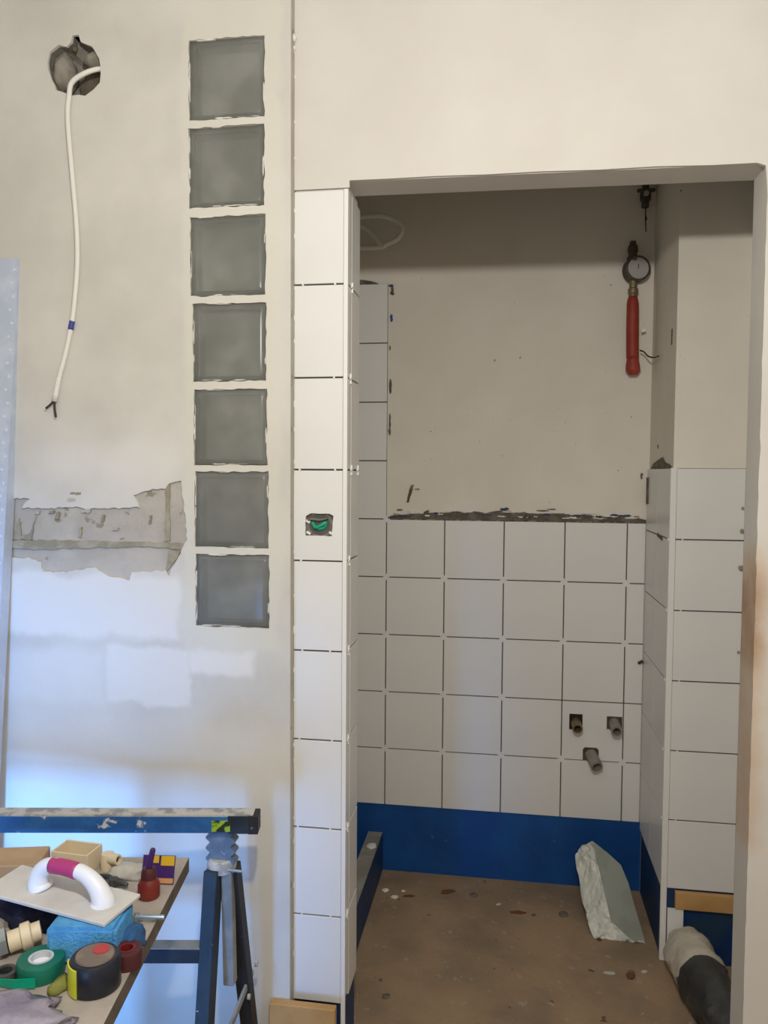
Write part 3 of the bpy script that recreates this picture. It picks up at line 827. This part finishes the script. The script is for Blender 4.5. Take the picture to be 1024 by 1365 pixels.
bar('navy_sleeve', tl(*q), tl(*(Vector(A) + Bv * 0.056)), 0.0362, 0.0362, 'trestle_navy', tr)
# toothed lifting post
teeth = []
for i in range(4):
    zz = 0.610 + i * 0.021
    teeth += [(0.0225, zz), (0.030, zz + 0.006), (0.030, zz + 0.010), (0.0225, zz + 0.016)]
right = [(0.0225, 0.55)] + teeth + [(0.0225, 0.684)]
left = [(-x, z + 0.005) for x, z in reversed(right)]
plate('toothed_post', [right + left], -0.012, 0.012, 'trestle_steel', tr)
bar('lock_pin', tl(-0.195, -0.225, 0.608), tl(-0.150, -0.225, 0.606), 0.005, 0.005, 'steel_bright', tr)
lathe('clamp_collar', [(0.0, 0), (0.030, 0), (0.030, 0.012), (0.026, 0.022), (0.024, 0.024), (0, 0.024)], 'paint_crust', tr, 18, tl(-0.201, -0.205, 0.598))
bar('leg', tl(-0.212, -0.222, 0.605), tl(-0.206, -0.345, 0.0), 0.036, 0.028, 'trestle_navy', tr, up=(1, 0, 0))
bar('leg', tl(-0.182, -0.200, 0.605), tl(-0.172, -0.020 - .045, 0.0), 0.030, 0.028, 'black_paint', tr, up=(1, 0, 0))
bar('inner_tube', tl(-0.186, -0.212, 0.605), tl(-0.186, -0.200, 0.36), 0.022, 0.022, 'steel_grey', tr, up=(1, 0, 0))
bar('leg', tl(-0.832, -0.325, 0.605), tl(-0.826, -0.445, 0.0), 0.036, 0.028, 'trestle_navy', tr, up=(1, 0, 0))
bar('leg', tl(-0.802, -0.300, 0.605), tl(-0.792, -0.150, 0.0), 0.030, 0.028, 'black_paint', tr, up=(1, 0, 0))
bar('post', tl(-0.818, -0.315, 0.3), tl(-0.818, -0.320, 0.684), 0.035, 0.022, 'trestle_steel', tr, up=(1, 0, 0))
bar('cross_brace', tl(-0.216, -0.252, 0.452), tl(-0.82, -0.352, 0.452), 0.030, 0.028, 'trestle_navy', tr)
bar('brace_crust', tl(-0.218, -0.2525, 0.4675), tl(-0.81, -0.3505, 0.4675), 0.029, 0.002, 'steel_grey', tr, 0.0)
bar('leg_strut', tl(-0.182, -0.292, 0.26), tl(-0.166, -0.118, 0.335), 0.006, 0.016, 'steel_grey', tr)
for p in ((-0.163, -0.108, 0.345), (-0.166, -0.15, 0.30)):
    lathe('bolt_head', [(0, 0), (0.006, 0), (0.006, 0.005), (0, 0.005)], 'paint_crust', tr, 8, tl(*p), (0, math.radians(90), 0))
tag(tr, 'paint-splashed blue metal trestle with a toothed post standing against the wall', 'trestle')

# ------------------------------------------------------------------ work board with tools
BZ = 0.69
wbn = empty('work_table', (-0.21, -0.349, 0.0))
e_r = Vector((0.066, -0.43, 0)).normalized()      # along the right edge towards the camera
e_l = Vector((-0.986, -0.158, 0)).normalized()    # along the back edge to the left
c0 = Vector((0, 0, 0))
cor = [c0, c0 + e_r * 0.80, c0 + e_r * 0.80 + e_l * 0.78, c0 + e_l * 0.78]
V = [tuple(c + Vector((0, 0, BZ - 0.026))) for c in cor] + [tuple(c + Vector((0, 0, BZ))) for c in cor]
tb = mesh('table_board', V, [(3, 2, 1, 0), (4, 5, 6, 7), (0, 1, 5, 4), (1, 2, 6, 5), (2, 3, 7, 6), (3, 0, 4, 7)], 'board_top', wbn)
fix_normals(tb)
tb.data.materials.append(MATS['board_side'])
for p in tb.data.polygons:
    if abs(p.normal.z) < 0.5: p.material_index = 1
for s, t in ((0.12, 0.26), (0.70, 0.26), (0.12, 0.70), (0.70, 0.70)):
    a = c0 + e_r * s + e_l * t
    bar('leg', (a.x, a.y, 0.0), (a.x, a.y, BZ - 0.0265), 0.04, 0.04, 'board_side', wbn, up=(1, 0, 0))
tag(wbn, 'grey dusty work board covered with tools in the lower left', 'work table')

# plastering float lying on the sponge
ft = empty('plastering_float', (-0.305, -0.609, 0.748), math.radians(-11.5))
ft.rotation_euler = (math.radians(2), math.radians(1.0), math.radians(-11.5))
box('float_plate', -0.118, 0.113, -0.041, 0.041, 0.0, 0.006, 'float_plate', ft, 0.0012)
hd = tube('handle', [(-0.040, 0, 0.004), (-0.043, 0, 0.016), (-0.036, 0, 0.034), (-0.018, 0, 0.046), (0.015, 0, 0.048), (0.045, 0, 0.044), (0.066, 0, 0.030), (0.077, 0, 0.012), (0.077, 0, 0.004)],
          [0.019, 0.0165, 0.0135, 0.0115, 0.011, 0.0115, 0.0135, 0.0165, 0.019], 'float_white', ft, 14, 6)
tube('pink_grip', [(-0.016, -0.0004, 0.0462), (0.0, -0.0004, 0.0475), (0.015, -0.0004, 0.0477), (0.032, -0.0004, 0.0465)], 0.0122, 'float_pink', ft, 14, 4)
tag(ft, 'white plastering float with an arched handle and pink grip on the work board', 'float')

sp = box('sponge', -0.05, 0.05, -0.04, 0.04, 0.0, 0.054, 'sponge_blue', None, 0.005, 2)
sp.location = (-0.240, -0.640, BZ + 0.0275); sp.rotation_euler = (0, 0, math.radians(8))
tag(sp, 'light blue sponge block under the plastering float', 'sponge')

tm = empty('tape_measure', (-0.192, -0.716, BZ), math.radians(5))
lathe('case', [(0, 0), (0.032, 0), (0.034, 0.003), (0.034, 0.038), (0.031, 0.043), (0.0, 0.043)], 'tape_black', tm, 32)
lathe('dial', [(0, 0.043), (0.026, 0.043), (0.025, 0.0455), (0.0, 0.0455)], 'tape_dial', tm, 32)
lathe('red_badge', [(0, 0.0455), (0.011, 0.0455), (0.011, 0.0465), (0, 0.0465)], 'red_print', tm, 20, (0.004, 0.010, 0))
V, F = [], []
for i in range(9):
    a = math.radians(190 + i * 7.5)
    for (rr, z) in ((0.0335, 0.002), (0.0355, 0.002), (0.0355, 0.040), (0.0335, 0.040)):
        V.append((rr * math.cos(a), rr * math.sin(a), z))
for i in range(8):
    for j in range(4):
        F.append((i * 4 + j, i * 4 + (j + 1) % 4, i * 4 + 4 + (j + 1) % 4, i * 4 + 4 + j))
F += [(3, 2, 1, 0), (32, 33, 34, 35)]
yb = mesh('yellow_band', V, F, 'tape_yellow', tm); fix_normals(yb)
tag(tm, 'round black tape measure with a yellow side band near the board edge', 'tape measure')

gt = empty('green_tape', (-0.280, -0.704, BZ))
lathe('roll', [(0.017, 0), (0.031, 0), (0.032, 0.002), (0.032, 0.022), (0.031, 0.024), (0.017, 0.024), (0.017, 0)], 'tape_green', gt, 30)
lathe('core', [(0.0132, 0.0), (0.0168, 0.0), (0.0168, 0.0245), (0.0132, 0.0245), (0.0132, 0)], 'core_grey', gt, 24)
lathe('core_disc', [(0, 0), (0.013, 0), (0.013, 0.016), (0, 0.016)], 'core_white', gt, 24)
V = [(0.012, -0.0325, 0.002), (-0.016, -0.040, 0.003), (-0.040, -0.036, 0.002), (0.012, -0.0325, 0.016), (-0.016, -0.040, 0.016), (-0.040, -0.036, 0.012)]
V2 = [(x, y - 0.001, z) for x, y, z in V]
te = mesh('tape_end', V + V2, [(0, 1, 4, 3), (1, 2, 5, 4), (9, 10, 7, 6), (10, 11, 8, 7), (0, 3, 9, 6), (2, 8, 11, 5), (0, 6, 7, 1), (1, 7, 8, 2), (3, 4, 10, 9), (4, 5, 11, 10)], 'green_bright', gt)
fix_normals(te)
tag(gt, 'roll of green tape with a loose end lying on the work board', 'tape roll')

tag(blob('plastic_bag', (-0.285, -0.822, BZ), (0.19, 0.10, 0.034), 'bag_lilac', None, 4, 0.35, 2.6, 11, rz=0.3), 'crumpled lilac-grey plastic bag in the lower left corner', 'bag')
rr_ = empty('red_tape', (-0.196, -0.655, BZ))
tag(blob('olive_scrap', (-0.237, -0.728, BZ), (0.026, 0.04, 0.012), 'olive', None, 2, 0.4, 2.6, 12), 'small olive yellow scrap between the green tape and the tape measure', 'scrap')
lathe('roll', [(0.012, 0), (0.021, 0), (0.0215, 0.022), (0.0205, 0.024), (0.012, 0.024), (0.012, 0)], 'maroon', rr_, 24)
lathe('core', [(0.009, 0), (0.0118, 0), (0.0118, 0.0245), (0.009, 0.0245), (0.009, 0)], 'dark_red', rr_, 20)
rr_.location = (-0.172, -0.664, BZ)
tag(rr_, 'dark red tape roll behind the black tape measure', 'tape roll')
tag(blob('blue_rag', (-0.183, -0.628, BZ), (0.036, 0.06, 0.034), 'rag_blue', None, 3, 0.35, 2.2, 15), 'dark blue rag bunched beside the right end of the sponge', 'rag')
bo = empty('steel_bolt', (-0.186, -0.560, BZ + .009))
lathe('shank', [(0, 0), (0.004, 0), (0.004, 0.038), (0.0035, 0.040), (0, 0.040)], 'steel_bright', bo, 12, (-0.018, -0.003, 0), (0, math.radians(90), math.radians(9)))
lathe('head', [(0, 0), (0.0075, 0), (0.0075, 0.006), (0, 0.006)], 'steel_grey', bo, 6, (-0.024, -0.004, 0), (0, math.radians(90), math.radians(9)))
tag(bo, 'shiny steel bolt sticking out beside the float plate', 'bolt')
tag(blob('navy_rag', (-0.375, -0.585, BZ), (0.11, 0.075, 0.05), 'rag_navy', None, 3, 0.4, 2.4, 16), 'crumpled navy rag under the left end of the float', 'rag')
pfit = empty('pipe_fitting', (-0.335, -0.672, BZ))
lathe('barrel', [(0, 0), (0.015, 0), (0.015, 0.016), (0.019, 0.018), (0.019, 0.03), (0.014, 0.032), (0.014, 0.044), (0, 0.044)], 'cream', pfit, 18, (-0.016, 0.0, 0.019), (0, math.radians(80), math.radians(35)))
lathe('grey_nut', [(0, 0), (0.020, 0), (0.020, 0.012), (0, 0.012)], 'steel_grey', pfit, 6, (-0.028, -0.008, 0.0205), (0, math.radians(80), math.radians(35)))
tag(pfit, 'cream plastic pipe fitting at the left edge near the green tape', 'pipe fitting')
tag(blob('brown_rag', (-0.395, -0.645, BZ), (0.06, 0.05, 0.034), 'hole_wall', None, 3, 0.4, 2.4, 18), 'dull brown rag at the left edge behind the pipe fitting', 'rag')
sr = lathe('steel_ring', [(0.009, 0), (0.015, 0), (0.016, 0.006), (0.015, 0.012), (0.009, 0.012), (0.009, 0)], 'dark_metal', None, 22, (-0.322, -0.722, BZ))
tag(sr, 'dark metal ring at the left edge below the pipe fitting', 'ring')

# back row of the board
cbx = empty('cream_tray', (-0.394, -0.412, BZ), math.radians(-4))
W, D, H, t = 0.036, 0.024, 0.034, 0.003
box('tray_bottom', -W, W, -D, D, 0, t, 'cream', cbx)
for (x0, x1, y0, y1) in ((-W, W, -D, -D + t), (-W, W, D - t, D), (-W, -W + t, -D + t, D - t), (W - t, W, -D + t, D - t)):
    box('tray_wall', x0, x1, y0, y1, t, H, 'cream', cbx, 0.0008)
tag(cbx, 'small open cream plastic tray at the back of the work board', 'tray')
kn = empty('cream_valve', (-0.335, -0.412, BZ))
lathe('body', [(0, 0), (0.012, 0), (0.013, 0.02), (0.011, 0.028), (0, 0.028)], 'cream', kn, 16)
lathe('spout', [(0, 0), (0.009, 0), (0.009, 0.02), (0.006, 0.02), (0.006, 0.012), (0, 0.012)], 'cream', kn, 14, (0.006, -0.004, 0.021), (0, math.radians(85), math.radians(-15)))
lathe('spout_mouth', [(0, 0.0125), (0.0055, 0.0125), (0.0055, 0.0145), (0, 0.0145)], 'pipe_bore', kn, 12, (0.006, -0.004, 0.021), (0, math.radians(85), math.radians(-15)))
tag(kn, 'small cream plastic valve right of the cream tray', 'valve')
wo = box('wood_offcut', -0.07, 0.07, -0.035, 0.035, 0.0, 0.036, 'tan_block', None, 0.0015)
wo.location = (-0.500, -0.470, BZ + 0.0185); wo.rotation_euler = (0, 0, math.radians(14))
tag(wo, 'tan wooden offcut at the back left of the work board', 'wood block')
tag(blob('dusty_paper', (-0.290, -0.425, BZ), (0.07, 0.05, 0.020), 'dust_white', None, 3, 0.3, 2.0, 22), 'pale dusty crumpled paper behind the dark pliers', 'paper')
pk = empty('blade_packet', (-0.226, -0.448, BZ), math.radians(6))
pk.rotation_euler = (math.radians(-18), 0, math.radians(6))
box('card', -0.028, 0.028, -0.001, 0.001, 0.0, 0.046, 'purple', pk)
box('yellow_patch', -0.018, 0.0, -0.0022, -0.001, 0.034, 0.0455, 'packet_yellow', pk)
box('yellow_patch', 0.004, 0.027, -0.0022, -0.001, 0.030, 0.0455, 'packet_yellow', pk)
box('orange_patch', -0.027, 0.027, -0.0022, -0.001, 0.002, 0.010, 'orange_tan', pk)
tag(pk, 'purple and yellow card packet leaning behind the red bottle', 'packet')
rb = empty('red_bottle', (-0.222, -0.488, BZ))
lathe('body', [(0, 0), (0.016, 0), (0.018, 0.003), (0.018, 0.022), (0.015, 0.028), (0.013, 0.032), (0, 0.032)], 'dark_red', rb, 18)
lathe('shoulder', [(0, 0.032), (0.013, 0.032), (0.012, 0.044), (0.009, 0.050), (0, 0.050)], 'maroon', rb, 18)
lathe('purple_nozzle', [(0, 0), (0.0055, 0), (0.0048, 0.03), (0.0035, 0.033), (0, 0.033)], 'purple', rb, 12, (0.0, 0, 0.050), (0, math.radians(14), 0))
tag(rb, 'dark red bottle with an upright purple nozzle on the work board', 'bottle')
pr = empty('pliers', (-0.300, -0.468, BZ + .004), math.radians(-12))
tube('handle', [(-0.035, 0.006, 0.004), (-0.015, 0.009, 0.006), (0.005, 0.002, 0.006)], 0.0045, 'dark_metal', pr, 8, 5)
tube('handle', [(-0.035, -0.010, 0.004), (-0.015, -0.010, 0.006), (0.005, -0.002, 0.006)], 0.0045, 'dark_metal', pr, 8, 5)
lathe('pivot', [(0, 0), (0.008, 0), (0.008, 0.010), (0, 0.010)], 'dark_metal', pr, 12, (0.006, 0, 0.001))
tube('jaw', [(0.006, 0, 0.006), (0.02, 0.002, 0.006), (0.034, 0.0, 0.005)], [0.007, 0.006, 0.003], 'dark_metal', pr, 8, 5)
tag(pr, 'dark metal pliers lying behind the float handle', 'pliers')
mk = lathe('teal_cap', [(0, 0), (0.007, 0), (0.0075, 0.003), (0.007, 0.028), (0, 0.030)], 'teal_pale', None, 14, (-0.292, -0.500, BZ + 0.0078), (0, math.radians(90), math.radians(3)))
tag(mk, 'pale teal plastic cap lying left of the red bottle', 'cap')

# ------------------------------------------------------------------ on the niche floor
st = empty('broken_block', (0.70, 0.78, 0.0))
def so(p): return Vector(p) - st.location
SP = [(0.638, 0.86, 0.227), (0.679, 0.85, 0.201), (0.723, 0.834, 0.169), (0.743, 0.802, 0.127), (0.756, 0.763, 0.078), (0.78, 0.70, 0.001),
      (0.751, 0.695, 0.005), (0.726, 0.699, 0.018), (0.681, 0.715, 0.051), (0.666, 0.765, 0.111), (0.652, 0.812, 0.169)]
SB = [(0.607, 0.905, 0.186), (0.640, 0.925, 0.150), (0.680, 0.915, 0.120), (0.705, 0.88, 0.08), (0.72, 0.84, 0.03), (0.745, 0.76, 0.0),
      (0.735, 0.705, 0.0), (0.700, 0.702, 0.0), (0.630, 0.704, 0.0), (0.608, 0.775, 0.045), (0.588, 0.90, 0.155)]
nS = len(SP)
F = [tuple(range(nS)), tuple(range(2 * nS - 1, nS - 1, -1))] + [(i, nS + i, nS + (i + 1) % nS, (i + 1) % nS) for i in range(nS)]
bk_o = mesh('block', [so(p) for p in SP + SB], F, 'stone_smooth_shaded', st)
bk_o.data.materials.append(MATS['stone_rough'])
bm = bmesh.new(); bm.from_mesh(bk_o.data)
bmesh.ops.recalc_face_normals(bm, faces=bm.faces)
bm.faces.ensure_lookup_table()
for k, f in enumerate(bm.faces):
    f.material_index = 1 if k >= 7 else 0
bmesh.ops.triangulate(bm, faces=bm.faces)
bmesh.ops.subdivide_edges(bm, edges=list(bm.edges), cuts=7, use_grid_fill=True)
bmesh.ops.triangulate(bm, faces=bm.faces)
bm.normal_update()
for v in bm.verts:
    rough = all(f.material_index == 1 for f in v.link_faces)
    edge = any(f.material_index == 1 for f in v.link_faces)
    k = 0.009 if rough else (0.004 if edge else 0.0008)
    v.co += v.normal * (noise.noise(v.co * 38) + 0.7 * noise.noise(v.co * 90)) * k
    v.co.z = max(v.co.z, 0.0005)
bm.to_mesh(bk_o.data); bm.free()
tag(st, 'broken white masonry block with a rough side leaning in the niche corner', 'block')

bd = empty('wrapped_bundle', (0.88, 0.45, 0.0))
def crumple(o, amp, f, zmin=0.0008):
    for v in o.data.vertices:
        n_ = noise.noise(v.co * f) + 0.5 * noise.noise(v.co * f * 2.4)
        v.co += Vector((v.co.x * 0.2, 0, 0.5)).normalized() * 0 + v.normal * n_ * amp
        v.co.z = max(v.co.z, zmin)
o = tube('white_wrapping', [(-0.012, 0.135, 0.072), (-0.014, 0.125, 0.074), (-0.010, 0.08, 0.074), (-0.004, 0.03, 0.072), (0.000, 0.0, 0.070)],
         [0.030, 0.056, 0.064, 0.066, 0.064], 'bundle_white', bd, 28, 6)
crumple(o, 0.011, 22)
o = tube('dark_body', [(-0.004, 0.03, 0.066), (0.0, 0.01, 0.066), (0.012, -0.06, 0.062), (0.026, -0.14, 0.056), (0.032, -0.20, 0.048), (0.034, -0.215, 0.046)],
         [0.054, 0.064, 0.064, 0.058, 0.046, 0.02], 'bundle_dark', bd, 28, 6)
crumple(o, 0.012, 20)
tag(bd, 'dark grey bundle with white wrapping on the floor below the pilaster', 'bundle')

# rubble on the niche floor
RUB = [(0.178, 0.893, .055, .018, .010, 'rust_chip', 'rust brown splinter lying nearest the blue band', 0.5),
       (0.051, 0.846, .040, .014, .006, 'rust_chip', 'small rust brown splinter near the low curb', 0.2),
       (0.262, 0.885, .026, .020, .010, 'mortar', 'dark lump of mortar behind the middle of the niche floor', 0),
       (0.405, 0.805, .050, .014, .008, 'rust_chip', 'brown splinter in the middle right of the niche floor', 0.1),
       (0.546, 0.815, .030, .022, .014, 'mortar', 'dark mortar lump beside the broken white block', 0.3),
       (-0.030, 0.868, .022, .018, .008, 'plaster_crumb', 'white plaster crumb closest to the low curb', 0.7),
       (0.006, 0.832, .026, .014, .006, 'plaster_crumb', 'white plaster crumb a hand right of the low curb', 0.1),
       (0.03, 0.875, .014, .010, .004, 'plaster_crumb', 'tiny white plaster crumb near the blue band on the left', 0.3),
       (0.055, 0.335, .020, .016, .008, 'mortar', 'dark crumb alone on the front left of the niche floor', 0.4),
       (0.030, 0.40, .010, .010, .005, 'mortar', 'tiny dark crumb near the foot of the left jamb', 0.4),
       (0.712, 0.530, .030, .022, .014, 'rust_chip', 'brown clod in front of the broken block', 1.2),
       (0.752, 0.555, .018, .014, .008, 'dust_white', 'pale crumb beside the foot of the pilaster trim', 0.2),
       (0.655, 0.535, .032, .012, .005, 'dust_white', 'flat pale flake in front of the broken block', 0.0),
       (0.645, 0.695, .014, .012, .008, 'rust_chip', 'tiny brown crumb touching the base of the broken block', 0.0),
       (0.345, 0.845, .020, .012, .004, 'dust_white', 'pale flake in the middle of the niche floor', 0.5),
       (0.455, 0.80, .014, .010, .006, 'mortar', 'tiny dark crumb right of the brown splinter', 0.5)]
for i, (x, y, a, b, h, m, lab, rz) in enumerate(RUB):
    tag(blob('rubble_chip', (x, y, 0.0), (a, b, h), m, None, 2, 0.45, 2.5, 50 + i, smooth=False, rz=rz), lab, 'rubble', 'rubble on the niche floor')
